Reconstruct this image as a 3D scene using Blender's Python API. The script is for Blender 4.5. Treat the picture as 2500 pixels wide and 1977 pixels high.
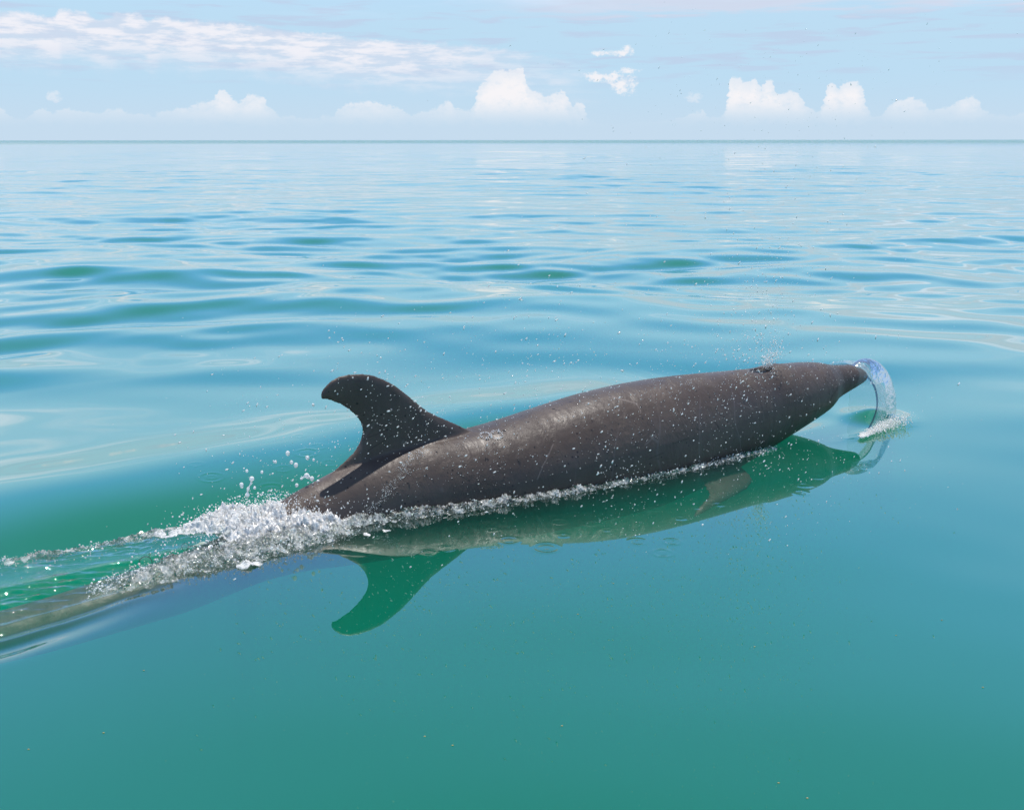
import bpy, bmesh, math, random
import numpy as np
from mathutils import Vector, Matrix
R = math.radians
random.seed(7)
rng = np.random.default_rng(11)
scene = bpy.context.scene
col = scene.collection
for o in list(bpy.data.objects):
    bpy.data.objects.remove(o)

# ------------------------------------------------------------------ camera
CAM_H = 1.5
PITCH = 13.964
cam_d = bpy.data.cameras.new('camera')
cam = bpy.data.objects.new('camera', cam_d)
col.objects.link(cam)
cam.location = (0, 0, CAM_H)
cam.rotation_euler = (R(90 - PITCH), R(0.04), 0)
cam_d.sensor_width = 36
cam_d.lens = 36 * 2600 / 2500
cam_d.clip_start = 0.05
cam_d.clip_end = 80000
scene.camera = cam

# ------------------------------------------------------------------ sun, sky, exposure
SUN_EL, SUN_AZ = 76.0, 4.0          # azimuth clockwise from +Y: high, a little beyond the dolphin
sl = bpy.data.lights.new('sun', 'SUN')
sl.energy = 4.3
sl.angle = R(0.55)
sl.color = (1.0, 0.95, 0.88)
sun = bpy.data.objects.new('sun', sl)
col.objects.link(sun)
sd = Vector((math.sin(R(SUN_AZ)) * math.cos(R(SUN_EL)), math.cos(R(SUN_AZ)) * math.cos(R(SUN_EL)), math.sin(R(SUN_EL))))
sun.rotation_euler = (-sd).to_track_quat('-Z', 'Y').to_euler()
sun.location = sd * 20
scene.view_settings.view_transform = 'Standard'
scene.view_settings.look = 'None'
scene.view_settings.exposure = 0.0
scene.view_settings.gamma = 1.0
scene.view_settings.use_curve_mapping = False
SKY_STRENGTH = 0.10


class NT:
    """compact node-tree writer"""
    def __init__(s, tree):
        s.t = tree
        s.n = tree.nodes
        s.l = tree.links

    def new(s, kind, **kw):
        n = s.n.new(kind)
        for k, v in kw.items():
            setattr(n, k, v)
        return n

    def put(s, sock, v):
        if isinstance(v, bpy.types.NodeSocket):
            s.l.new(v, sock)
        elif v is not None:
            sock.default_value = v

    def m(s, op, a, b=None, c=None, clamp=False):
        n = s.new('ShaderNodeMath', operation=op, use_clamp=clamp)
        s.put(n.inputs[0], a)
        if b is not None:
            s.put(n.inputs[1], b)
        if c is not None:
            s.put(n.inputs[2], c)
        return n.outputs[0]

    def ss(s, v, a, b, lo=0.0, hi=1.0):
        n = s.new('ShaderNodeMapRange', interpolation_type='SMOOTHSTEP')
        for i, x in enumerate((v, a, b, lo, hi)):
            s.put(n.inputs[i], x)
        return n.outputs[0]

    def mix(s, f, a, b, blend='MIX'):
        n = s.new('ShaderNodeMix', data_type='RGBA', blend_type=blend)
        s.put(n.inputs[0], f)
        s.put(n.inputs[6], a)
        s.put(n.inputs[7], b)
        return n.outputs[2]

    def noise(s, vec, scale, detail=3, rough=0.5, dist=0.0):
        n = s.new('ShaderNodeTexNoise')
        s.put(n.inputs['Vector'], vec)
        n.inputs['Scale'].default_value = scale
        n.inputs['Detail'].default_value = detail
        n.inputs['Roughness'].default_value = rough
        n.inputs['Distortion'].default_value = dist
        return n.outputs[0]

    def xyz(s, x, y, z):
        n = s.new('ShaderNodeCombineXYZ')
        for i, v in enumerate((x, y, z)):
            s.put(n.inputs[i], v)
        return n.outputs[0]

    def curve(s, v, pts, lo, hi, ymax):
        """height profile along azimuth: pts are (azimuth, value)"""
        n = s.new('ShaderNodeFloatCurve')
        c = n.mapping.curves[0]
        P = [((x - lo) / (hi - lo), y / ymax) for x, y in pts]
        P = [(0.0, P[0][1])] + [p for p in P if 0.0 < p[0] < 1.0] + [(1.0, P[-1][1])]
        while len(c.points) < len(P):
            c.points.new(0.5, 0.5)
        for q, p in zip(c.points, P):
            q.location = p
        n.mapping.update()
        x = s.m('DIVIDE', s.m('SUBTRACT', v, lo), hi - lo)
        s.put(n.inputs['Value'], x)
        return s.m('MULTIPLY', n.outputs[0], ymax)


world = bpy.data.worlds.new('World')
scene.world = world
world.use_nodes = True
wt = NT(world.node_tree)
world.node_tree.nodes.clear()
sky = wt.new('ShaderNodeTexSky', sky_type='NISHITA')
sky.sun_disc = False
sky.sun_elevation = R(SUN_EL)
sky.sun_rotation = R(SUN_AZ)
sky.altitude = 0
sky.air_density = 1.0
sky.dust_density = 0.6
sky.ozone_density = 1.6
tc = wt.new('ShaderNodeTexCoord')
sep = wt.new('ShaderNodeSeparateXYZ')
wt.l.new(tc.outputs['Generated'], sep.inputs[0])
X, Y, Z = sep.outputs
az = wt.m('MULTIPLY', wt.m('ARCTAN2', X, Y), 180 / math.pi)
el = wt.m('MULTIPLY', wt.m('ARCSINE', Z), 180 / math.pi)
# the row of far cumulus goes round the horizon: the profile repeats every 50 degrees, its noise does not
azw = wt.m('SUBTRACT', wt.m('MULTIPLY', wt.m('FRACT', wt.m('DIVIDE', wt.m('ADD', az, 385.0), 50.0)), 50.0), 10.0 + 0.0)
azw = wt.m('SUBTRACT', azw, 0.0)
LOWP = [(-24.85, 1.5), (-24.53, 1.26), (-23.84, 1.11), (-23.3, 1.46), (-22.9, 1.56), (-22.55, 1.41), (-22.0, 1.53), (-21.45, 1.46), (-20.72, 1.35), (-20.15, 1.55), (-19.59, 1.48), (-18.66, 1.31), (-17.3, 1.42), (-16.9, 1.58), (-15.91, 1.82), (-15.11, 2.02), (-14.89, 2.38), (-14.59, 2.48), (-14.26, 2.31), (-13.97, 1.88), (-13.68, 2.04), (-13.5, 2.28), (-13.01, 2.2), (-12.52, 1.89), (-12.17, 1.61), (-11.53, 1.2), (-9.27, 1.2), (-8.95, 1.63), (-8.21, 1.91), (-7.38, 1.96), (-6.55, 1.84), (-5.71, 1.64), (-5.3, 1.38), (-4.66, 1.48), (-3.81, 1.73), (-3.28, 1.89), (-2.76, 1.65), (-2.12, 1.52), (-1.9, 2.4), (-1.48, 2.91), (-0.84, 3.47), (-0.21, 3.61), (0.53, 3.61), (0.68, 3.01), (0.89, 2.6), (1.27, 2.46), (1.69, 2.34), (2.11, 2.46), (2.86, 2.3), (3.07, 1.79), (3.49, 1.93), (3.82, 1.64), (4.14, 0.9), (7.41, 0.9), (9.07, 1.26), (9.68, 1.5), (10.21, 1.16), (10.82, 1.2), (11.14, 3.05), (11.45, 3.09), (11.7, 2.93), (12.07, 2.84), (12.36, 3.08), (12.65, 2.54), (12.9, 2.97), (13.28, 2.67), (13.6, 2.33), (14.1, 2.39), (14.83, 1.83), (15.34, 1.53), (15.77, 1.59), (15.82, 2.51), (16.07, 2.83), (16.4, 2.56), (16.65, 2.88), (17.09, 2.93), (17.41, 2.62), (17.66, 2.29), (17.83, 1.57), (18.29, 1.12), (18.73, 1.56), (19.36, 1.94), (20.3, 1.97), (20.71, 1.54), (21.26, 1.54), (21.97, 1.79), (22.49, 2.07), (23.07, 1.59), (23.66, 1.1), (24.0, 1.24), (24.54, 1.16), (24.88, 1.24)]
azr = wt.m('SUBTRACT', wt.m('MULTIPLY', wt.m('FRACT', wt.m('DIVIDE', wt.m('ADD', az, 375.0), 50.0)), 50.0), 25.0)  # -25..25, identity in front
cv = wt.xyz(az, wt.m('MULTIPLY', el, 1.25), 0.0)
n1 = wt.noise(cv, 1.3, 5, 0.6)
n1b = wt.noise(cv, 3.6, 6, 0.68)
nw = wt.m('ADD', wt.m('MULTIPLY', wt.m('SUBTRACT', n1, 0.5), 0.9), wt.m('MULTIPLY', wt.m('SUBTRACT', n1b, 0.5), 0.55))
nazs = wt.noise(wt.xyz(az, wt.m('MULTIPLY', el, 2.0), 5.0), 2.2, 3, 0.55)
azr2 = wt.m('ADD', azr, wt.m('MULTIPLY', wt.m('SUBTRACT', nazs, 0.5), 0.5))
topl = wt.m('ADD', wt.curve(azr2, LOWP, -25, 25, 5.0), wt.m('MULTIPLY', nw, 0.85))
d_top = wt.m('SUBTRACT', topl, el)
cum = wt.m('ADD', wt.m('MULTIPLY', wt.ss(d_top, 0.0, 0.16), 0.62), wt.m('MULTIPLY', wt.ss(d_top, 0.1, 1.0), 0.38))
base_soft = wt.ss(el, wt.m('ADD', 0.55, wt.m('MULTIPLY', nw, 1.0)), wt.m('ADD', 2.3, wt.m('MULTIPLY', nw, -1.4)))
cum = wt.m('MULTIPLY', cum, wt.m('MULTIPLY', base_soft, wt.ss(nw, -0.42, 0.02, 0.55, 1.0)))


def blob(a0, e0, ra, re, amp=0.9):
    """one small cloud as a soft noisy ellipse on the sky"""
    u = wt.m('DIVIDE', wt.m('SUBTRACT', az, a0), ra)
    v = wt.m('DIVIDE', wt.m('SUBTRACT', el, e0), re)
    q = wt.m('ADD', wt.m('MULTIPLY', u, u), wt.m('MULTIPLY', v, v))
    q = wt.m('ADD', q, wt.m('MULTIPLY', nw, -5.5))
    return wt.m('MULTIPLY', wt.ss(q, 1.1, -0.3), amp)


extra = None
for a in [(5.1, 4.28, 1.05, 0.16), (5.9, 4.42, 0.45, 0.26), (4.9, 3.1, 1.5, 0.26), (5.7, 2.75, 0.75, 0.62), (5.75, 3.42, 0.8, 0.18), (-22.4, 2.0, 0.35, 0.25, 0.4), (9.4, 2.1, 0.5, 0.3, 0.35)]:
    b = blob(*a)
    extra = b if extra is None else wt.m('MAXIMUM', extra, b)
cum = wt.m('MAXIMUM', cum, extra)
# the long bright cloud bank upper left
BAND = [(-25, 5.86), (-24.39, 5.86), (-23.36, 5.85), (-22.14, 5.66), (-21.84, 6.04), (-20.85, 6.01), (-20.15, 5.66), (-19.21, 5.96), (-18.28, 5.96), (-17.92, 5.70), (-17.15, 5.96), (-16.59, 5.75), (-14.87, 5.7), (-13.3, 5.6), (-11.33, 5.38), (-8.29, 5.1), (-5.21, 4.9), (-2.0, 4.75), (0.5, 4.45), (3.0, 4.0), (8, 3.4), (25, 3.2)]
n2 = wt.noise(wt.xyz(wt.m('MULTIPLY', az, 0.35), wt.m('MULTIPLY', el, 1.6), 2.0), 1.5, 6, 0.6)
n3 = wt.noise(wt.xyz(wt.m('MULTIPLY', az, 0.16), wt.m('MULTIPLY', el, 1.7), 9.0), 1.6, 5, 0.55, 0.4)
btop = wt.m('ADD', wt.curve(azr, BAND, -25, 25, 7.0), wt.m('MULTIPLY', nw, 0.55))
bd = wt.m('SUBTRACT', btop, el)
left = wt.ss(wt.m('ADD', az, wt.m('MULTIPLY', n3, 12.0)), 12.0, -2.0)
band = wt.m('MULTIPLY', wt.ss(bd, 0.0, 0.28), wt.ss(bd, wt.m('ADD', 2.9, wt.m('MULTIPLY', nw, 1.6)), 0.9))
band = wt.m('MULTIPLY', band, left)
band_w = wt.m('MULTIPLY', band, wt.ss(n2, 0.40, 0.60, 0.12, 1.0))
# thin lavender streaks and veils
streak = wt.m('MULTIPLY', wt.m('MULTIPLY', wt.ss(n3, 0.50, 0.66), wt.ss(el, 2.0, 4.0)), wt.ss(el, 12.0, 7.0))
streak2 = wt.m('MULTIPLY', wt.ss(wt.m('ADD', el, wt.m('MULTIPLY', wt.m('SUBTRACT', n3, 0.5), 2.2)), 5.95, 6.5), wt.m('MULTIPLY', wt.ss(az, -4.0, 6.0), wt.ss(el, 10.0, 7.2)))
# higher broken cloud, on a plane overhead, goes on above the frame
zz = wt.m('MAXIMUM', Z, 0.03)
pv = wt.xyz(wt.m('DIVIDE', X, zz), wt.m('DIVIDE', Y, zz), 0.0)
n4 = wt.noise(pv, 0.55, 6, 0.56, 0.6)
high = wt.m('MULTIPLY', wt.ss(n4, 0.50, 0.68), wt.ss(el, 5.5, 9.0))
high = wt.m('MULTIPLY', high, wt.ss(el, 17.0, 9.0, 0.0, 0.9))

S = 1.0 / SKY_STRENGTH
def lin(r, g, b, k=1.0):
    return tuple((((c / 255 + 0.055) / 1.055) ** 2.4) * k for c in (r, g, b)) + (1.0,)
def skyc(r, g, b):
    c = lin(r, g, b)
    return (c[0] * S, c[1] * S, c[2] * S, 1)
c = sky.outputs[0]
c = wt.mix(wt.ss(el, 42.0, 19.0, 0.0, 0.97), c, (0.24 * S, 0.53 * S, 1.10 * S, 1))
c = wt.mix(wt.ss(el, 22.0, 11.0, 0.0, 1.0), c, (0.48 * S, 0.77 * S, 1.10 * S, 1))
c = wt.mix(wt.ss(el, 12.0, 5.0, 0.0, 1.0), c, skyc(189, 221, 243))
c = wt.mix(wt.ss(el, 3.6, 0.0, 0.0, 0.85), c, skyc(200, 220, 238))
c = wt.mix(wt.m('MULTIPLY', streak, 0.6), c, skyc(192, 206, 232))
c = wt.mix(wt.m('MULTIPLY', streak2, 0.8), c, skyc(212, 220, 238))
c = wt.mix(wt.m('MULTIPLY', high, 0.85), c, (0.98 * S, 1.02 * S, 1.20 * S, 1))
c = wt.mix(wt.m('MULTIPLY', band, 0.75), c, skyc(205, 218, 238))
c = wt.mix(wt.m('MULTIPLY', band_w, 0.95), c, skyc(242, 242, 249))
c = wt.mix(cum, c, skyc(247, 245, 248))
bg = wt.new('ShaderNodeBackground')
wt.l.new(c, bg.inputs[0])
bg.inputs[1].default_value = SKY_STRENGTH
wo = wt.new('ShaderNodeOutputWorld')
wt.l.new(bg.outputs[0], wo.inputs[0])
world.cycles.sampling_method = 'AUTOMATIC'


# ------------------------------------------------------------------ helpers
def tag(o, label=None, cat=None, group=None, kind=None):
    if label: o['label'] = label
    if cat: o['category'] = cat
    if group: o['group'] = group
    if kind: o['kind'] = kind
    return o


def mesh_obj(name, verts, faces, mat, parent=None, smooth=True, loc=None):
    me = bpy.data.meshes.new(name)
    V = np.asarray(verts, dtype=np.float32)
    if loc is not None:
        V = V - np.asarray(loc, dtype=np.float32)
    F = np.asarray(faces, dtype=np.int32)
    me.vertices.add(len(V))
    me.vertices.foreach_set('co', V.ravel())
    me.loops.add(F.size)
    me.loops.foreach_set('vertex_index', F.ravel())
    me.polygons.add(len(F))
    k = F.shape[1]
    me.polygons.foreach_set('loop_start', np.arange(0, F.size, k, dtype=np.int32))
    me.polygons.foreach_set('loop_total', np.full(len(F), k, dtype=np.int32))
    me.update(calc_edges=True)
    me.validate()
    me.polygons.foreach_set('use_smooth', np.full(len(me.polygons), smooth))
    me.materials.append(mat)
    o = bpy.data.objects.new(name, me)
    col.objects.link(o)
    if loc is not None:
        o.location = loc
    if parent is not None:
        o.parent = parent
        if loc is not None:
            o.location = Vector(loc) - parent.location
        else:
            o.location = -parent.location
    return o


def grid_faces(nr, nc, wrap=False):
    i = np.arange(nr - 1)[:, None]
    j = np.arange(nc if wrap else nc - 1)[None, :]
    j2 = (j + 1) % nc
    a = i * nc + j; b = i * nc + j2; c_ = (i + 1) * nc + j2; d = (i + 1) * nc + j
    return np.stack([a, b, c_, d], -1).reshape(-1, 4)


def hash2(ix, iy, seed):
    h = (ix.astype(np.int64) * 374761393 + iy.astype(np.int64) * 668265263 + seed * 974634777) & 0xffffffff
    h = ((h ^ (h >> 13)) * 1274126177) & 0xffffffff
    h = (h ^ (h >> 16)) & 0xffffffff
    return h / 4294967295.0


def gn(x, y, seed=0):
    """2-D gradient noise, about -0.7..0.7"""
    x0 = np.floor(x); y0 = np.floor(y); fx = x - x0; fy = y - y0
    u = fx * fx * fx * (fx * (fx * 6 - 15) + 10); v = fy * fy * fy * (fy * (fy * 6 - 15) + 10)
    def g(ix, iy, dx, dy):
        a = hash2(ix, iy, seed) * 2 * np.pi
        return np.cos(a) * dx + np.sin(a) * dy
    n00 = g(x0, y0, fx, fy); n10 = g(x0 + 1, y0, fx - 1, fy)
    n01 = g(x0, y0 + 1, fx, fy - 1); n11 = g(x0 + 1, y0 + 1, fx - 1, fy - 1)
    return (n00 * (1 - u) + n10 * u) * (1 - v) + (n01 * (1 - u) + n11 * u) * v


def fbm(x, y, seed=0, octv=4, rough=0.5):
    s = 0; a = 1
    for k in range(octv):
        s = s + a * gn(x * 2 ** k + k * 17.3, y * 2 ** k - k * 9.1, seed + k)
        a *= rough
    return s


def sst(x, a, b):
    t = np.clip((x - a) / (b - a), 0, 1)
    return t * t * (3 - 2 * t)


# ------------------------------------------------------------------ materials
def new_mat(name):
    m = bpy.data.materials.new(name)
    m.use_nodes = True
    m.node_tree.nodes.clear()
    return m, NT(m.node_tree)


def water_surface():
    m, t = new_mat('sea_water')
    geo = t.new('ShaderNodeNewGeometry')
    s3 = t.new('ShaderNodeSeparateXYZ'); t.l.new(geo.outputs['Position'], s3.inputs[0])
    px, py = s3.outputs[0], s3.outputs[1]
    dist = t.m('SQRT', t.m('ADD', t.m('MULTIPLY', px, px), t.m('MULTIPLY', py, py)))
    # wind ripple: none in the slick calm water near by, a ruffled belt far out
    flat = t.xyz(t.m('MULTIPLY', px, 0.55), py, 0.0)
    rip = t.noise(flat, 1.1, 3, 0.55, 0.3)
    rip2 = t.noise(flat, 0.35, 2, 0.5, 0.3)
    far_amt = t.m('ADD', t.ss(dist, 12.0, 90.0, 0.0, 0.10), t.m('MULTIPLY', t.ss(t.m('ADD', dist, t.m('MULTIPLY', px, 0.9)), 800.0, 250.0, 0.45, 0.0), 1.0))
    bump = t.new('ShaderNodeBump')
    bump.inputs['Strength'].default_value = 1.0
    bump.inputs['Distance'].default_value = 1.0
    t.put(bump.inputs['Height'], t.m('MULTIPLY', t.m('ADD', rip, t.m('MULTIPLY', rip2, 2.2)), far_amt))
    # reflectance of a gently rough sea: Schlick's form with a softer exponent than a mirror's
    dt = t.new('ShaderNodeVectorMath', operation='DOT_PRODUCT')
    t.l.new(geo.outputs['Incoming'], dt.inputs[0]); t.l.new(bump.outputs[0], dt.inputs[1])
    cosi = t.m('MAXIMUM', dt.outputs['Value'], 0.0)
    refl = t.m('ADD', t.m('MULTIPLY', t.m('POWER', t.m('SUBTRACT', 1.0, cosi), 2.75), 0.975), 0.022, clamp=True)
    belt = t.ss(t.m('ADD', dist, t.m('MULTIPLY', px, -0.35)), 380.0, 620.0)      # wind-ruffled water far out
    refl = t.m('MULTIPLY', refl, t.m('SUBTRACT', 1.0, t.m('MULTIPLY', belt, 0.14)))
    gl = t.new('ShaderNodeBsdfGlossy'); t.put(gl.inputs['Roughness'], t.m('ADD', 0.012, t.m('MULTIPLY', belt, 0.03)))
    gl.inputs['Color'].default_value = (1, 1, 1, 1)
    t.l.new(bump.outputs[0], gl.inputs['Normal'])
    df = t.new('ShaderNodeBsdfDiffuse')
    cloudy = t.noise(t.xyz(px, py, 0.0), 0.25, 2, 0.5)
    t.put(df.inputs['Color'], t.mix(t.ss(cloudy, 0.35, 0.65), (0.0, 0.185, 0.135, 1), (0.0, 0.205, 0.155, 1)))
    tr = t.new('ShaderNodeBsdfTransparent'); tr.inputs[0].default_value = (0.90, 0.98, 0.95, 1)
    mx = t.new('ShaderNodeMixShader'); mx.inputs[0].default_value = 1.0
    t.l.new(df.outputs[0], mx.inputs[1]); t.l.new(tr.outputs[0], mx.inputs[2])
    mo = t.new('ShaderNodeMixShader')
    t.l.new(refl, mo.inputs[0]); t.l.new(mx.outputs[0], mo.inputs[1]); t.l.new(gl.outputs[0], mo.inputs[2])
    out = t.new('ShaderNodeOutputMaterial')
    t.l.new(mo.outputs[0], out.inputs[0])
    # turbid green water: light is scattered and absorbed within the first decimetres
    ab = t.new('ShaderNodeVolumeAbsorption')
    ab.inputs['Color'].default_value = (0.35, 0.55, 0.36, 1)
    ab.inputs['Density'].default_value = 1.4
    sc_ = t.new('ShaderNodeVolumeScatter')
    sc_.inputs['Color'].default_value = (0.0, 0.575, 0.40, 1)
    sc_.inputs['Density'].default_value = 1.4
    sc_.inputs['Anisotropy'].default_value = 0.0
    ad = t.new('ShaderNodeAddShader')
    t.l.new(ab.outputs[0], ad.inputs[0]); t.l.new(sc_.outputs[0], ad.inputs[1])
    t.l.new(ad.outputs[0], out.inputs['Volume'])
    return m


def glassy(name, white, ior=1.33, rough=0.03, tint=(0.93, 1.0, 0.98, 1), bump_scale=None, bump_d=0.003, wcol=(0.92, 0.94, 0.95, 1), trans=0.5):
    """moving water and foam: reflection over a mix of see-through and white: aerated foam, or sky sheen painted on sheets"""
    m, t = new_mat(name)
    geo = t.new('ShaderNodeNewGeometry')
    fr = t.new('ShaderNodeFresnel'); fr.inputs['IOR'].default_value = ior
    gl = t.new('ShaderNodeBsdfGlossy'); gl.inputs['Roughness'].default_value = rough
    df0 = t.new('ShaderNodeBsdfDiffuse'); df0.inputs['Color'].default_value = wcol
    tl = t.new('ShaderNodeBsdfTranslucent'); tl.inputs['Color'].default_value = wcol
    if trans == 'add':           # both lobes summed in full: drops painted brighter than the light they receive
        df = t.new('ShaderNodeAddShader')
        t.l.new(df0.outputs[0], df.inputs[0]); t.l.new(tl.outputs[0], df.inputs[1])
    else:
        df = t.new('ShaderNodeMixShader'); df.inputs[0].default_value = trans
        t.l.new(df0.outputs[0], df.inputs[1]); t.l.new(tl.outputs[0], df.inputs[2])
    tr = t.new('ShaderNodeBsdfTransparent'); tr.inputs[0].default_value = tint
    mx = t.new('ShaderNodeMixShader')
    if isinstance(white, tuple):
        n = t.noise(geo.outputs['Position'], white[2], 4, 0.65)
        t.put(mx.inputs[0], t.ss(n, white[3], white[4], white[0], white[1]))
    else:
        mx.inputs[0].default_value = white
    t.l.new(tr.outputs[0], mx.inputs[1]); t.l.new(df.outputs[0], mx.inputs[2])
    mo = t.new('ShaderNodeMixShader')
    t.l.new(fr.outputs[0], mo.inputs[0]); t.l.new(mx.outputs[0], mo.inputs[1]); t.l.new(gl.outputs[0], mo.inputs[2])
    if bump_scale:
        b = t.new('ShaderNodeBump'); b.inputs['Distance'].default_value = bump_d; b.inputs['Strength'].default_value = 1
        t.put(b.inputs['Height'], t.noise(geo.outputs['Position'], bump_scale, 4, 0.6))
        for x in (fr.inputs['Normal'], gl.inputs['Normal'], df0.inputs['Normal']):
            t.l.new(b.outputs[0], x)
    out = t.new('ShaderNodeOutputMaterial')
    t.l.new(mo.outputs[0], out.inputs[0])
    return m


def skin_mat(scratch_crease_lines=(), marks=()):
    m, t = new_mat('wet_skin')
    tcx = t.new('ShaderNodeTexCoord')
    mp = t.new('ShaderNodeMapping'); t.l.new(tcx.outputs['Object'], mp.inputs[0])
    mp.inputs['Rotation'].default_value = (0, 0, R(-30))
    v = mp.outputs[0]
    st = t.new('ShaderNodeMapping'); t.l.new(v, st.inputs[0]); st.inputs['Scale'].default_value = (1.7, 1.0, 0.8)
    big = t.noise(v, 2.3, 4, 0.6)
    mid = t.noise(v, 14, 5, 0.65)
    colr = t.mix(t.ss(big, 0.35, 0.68), (0.070, 0.053, 0.046, 1), (0.114, 0.086, 0.072, 1))
    colr = t.mix(t.ss(mid, 0.40, 0.75, 0.0, 0.55), colr, (0.082, 0.063, 0.058, 1))
    # dark freckles and pale scratches
    vo = t.new('ShaderNodeTexVoronoi'); vo.inputs['Scale'].default_value = 34; t.l.new(v, vo.inputs[0])
    sel = t.m('GREATER_THAN', t.noise(v, 9, 2), 0.56)
    spot = t.m('MULTIPLY', t.ss(vo.outputs['Distance'], 0.20, 0.13), sel)
    colr = t.mix(t.m('MULTIPLY', spot, 0.75), colr, (0.010, 0.009, 0.012, 1))
    vp = t.new('ShaderNodeTexVoronoi'); vp.inputs['Scale'].default_value = 9.0; t.l.new(v, vp.inputs[0])
    pale = t.m('MULTIPLY', t.ss(vp.outputs['Distance'], 0.13, 0.03), t.m('GREATER_THAN', t.noise(v, 3.1, 1), 0.60))
    colr = t.mix(t.m('MULTIPLY', pale, 0.3), colr, (0.23, 0.19, 0.18, 1))
    wv = t.new('ShaderNodeTexWave'); wv.inputs['Scale'].default_value = 1.3; wv.inputs['Distortion'].default_value = 9
    wv.inputs['Detail'].default_value = 2; wv.inputs['Detail Scale'].default_value = 0.9; t.l.new(v, wv.inputs[0])
    scr = t.m('MULTIPLY', t.ss(wv.outputs['Fac'], 0.992, 1.0), t.ss(t.noise(v, 1.9, 1), 0.5, 0.62))
    colr = t.mix(t.m('MULTIPLY', scr, 0.30), colr, (0.20, 0.16, 0.155, 1))
    so = t.new('ShaderNodeSeparateXYZ'); t.l.new(tcx.outputs['Object'], so.inputs[0])
    wob = t.m('MULTIPLY', t.m('SUBTRACT', t.noise(v, 12, 2), 0.5), 0.03)
    for (A_, B_, w_, pale_) in scratch_crease_lines:  # scratches, plus the cheek crease whose shade is painted as dark lines
        # distance from a segment in the side plane (x, z)
        ax_, az_ = A_; dx, dz = B_[0] - ax_, B_[1] - az_; L2 = dx * dx + dz * dz
        qx = t.m('ADD', t.m('SUBTRACT', so.outputs[0], ax_), wob); qz = t.m('SUBTRACT', so.outputs[2], az_)
        h_ = t.m('DIVIDE', t.m('ADD', t.m('MULTIPLY', qx, dx), t.m('MULTIPLY', qz, dz)), L2, clamp=True)
        ex = t.m('SUBTRACT', qx, t.m('MULTIPLY', h_, dx)); ez = t.m('SUBTRACT', qz, t.m('MULTIPLY', h_, dz))
        d_ = t.m('SQRT', t.m('ADD', t.m('MULTIPLY', ex, ex), t.m('MULTIPLY', ez, ez)))
        k_ = t.m('MULTIPLY', t.ss(d_, w_, w_ * 0.2), 0.45)
        colr = t.mix(k_, colr, (0.26, 0.21, 0.19, 1) if pale_ else (0.02, 0.015, 0.013, 1))
    wr = t.noise(st.outputs[0], 16, 6, 0.68, 0.8)
    fine = t.noise(v, 120, 3, 0.6)
    film = t.noise(st.outputs[0], 4, 3, 0.55, 0.6)
    h = t.m('ADD', t.m('MULTIPLY', wr, t.ss(film, 0.35, 0.65, 0.25, 1.0)), t.m('MULTIPLY', fine, 0.10))
    b = t.new('ShaderNodeBump'); b.inputs['Distance'].default_value = 0.009; b.inputs['Strength'].default_value = 0.7
    t.put(b.inputs['Height'], h)
    p = t.new('ShaderNodeBsdfPrincipled')
    t.put(p.inputs['Base Color'], colr)
    t.put(p.inputs['Roughness'], t.ss(film, 0.35, 0.7, 0.38, 0.60))
    p.inputs['Specular IOR Level'].default_value = 0.28
    p.inputs['Coat Weight'].default_value = 0.07
    p.inputs['Coat Roughness'].default_value = 0.2
    t.l.new(b.outputs[0], p.inputs['Normal'])
    t.l.new(b.outputs[0], p.inputs['Coat Normal'])
    out = t.new('ShaderNodeOutputMaterial'); t.l.new(p.outputs[0], out.inputs[0])
    return m


def plain(name, colour, rough=0.5):
    m, t = new_mat(name)
    p = t.new('ShaderNodeBsdfPrincipled')
    tcx = t.new('ShaderNodeTexCoord')
    n = t.noise(tcx.outputs['Object'], 20, 3)
    t.put(p.inputs['Base Color'], t.mix(t.ss(n, 0.3, 0.7), tuple(c_ * 0.8 for c_ in colour[:3]) + (1,), colour))
    p.inputs['Roughness'].default_value = rough
    out = t.new('ShaderNodeOutputMaterial'); t.l.new(p.outputs[0], out.inputs[0])
    return m


M_SEA = water_surface()
M_FOAM = glassy('aerated_foam', (0.45, 1.0, 40.0, 0.36, 0.50), 1.33, 0.12, (0.97, 1.0, 0.99, 1), 90, 0.006, (0.97, 0.97, 0.96, 1), 0.25)
M_FOAM2 = glassy('glassy_foam', (0.03, 0.75, 26.0, 0.45, 0.66), 1.40, 0.06, (0.96, 1.0, 0.98, 1), 60, 0.010, (0.95, 0.97, 0.95, 1), 0.3)
M_DROP = glassy('spray_drop', 0.94, 1.33, 0.1, wcol=(0.66, 0.66, 0.65, 1), trans='add')  # summed lobes brighten drops, froth and beads beyond their lighting
M_BUB = glassy('bubble_film', 0.05, 1.12, 0.02, (0.97, 1.0, 0.99, 1))
M_SHEET = glassy('thin_water_sheet', 0.09, 1.35, 0.03, (0.92, 0.97, 0.97, 1), 14, 0.02)
M_FRONT = glassy('falling_water_sheet', (0.08, 0.50, 11.0, 0.35, 0.65), 1.22, 0.05, (0.86, 0.92, 0.94, 1), 18, 0.010, (0.74, 0.78, 0.82, 1), 0.3)  # pale share of the colour stands in for sky reflected in the sheet
M_REFRACT = glassy('snout_refraction_tint', 0.15, 1.45, 0.08, (0.35, 0.38, 0.48, 1), None, 0, (0.06, 0.055, 0.075, 1), 0.2)  # dark tint painted in place of the snout refracted through the sheet
M_DEEP, _t = new_mat('turbid_green_water')
_d = _t.new('ShaderNodeBsdfDiffuse')
_g = _t.new('ShaderNodeNewGeometry')
_t.put(_d.inputs[0], _t.mix(_t.ss(_t.noise(_g.outputs['Position'], 0.4, 2), 0.35, 0.65), (0.0, 0.245, 0.115, 1), (0.0, 0.275, 0.135, 1)))
_o = _t.new('ShaderNodeOutputMaterial'); _t.l.new(_d.outputs[0], _o.inputs[0])
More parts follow.
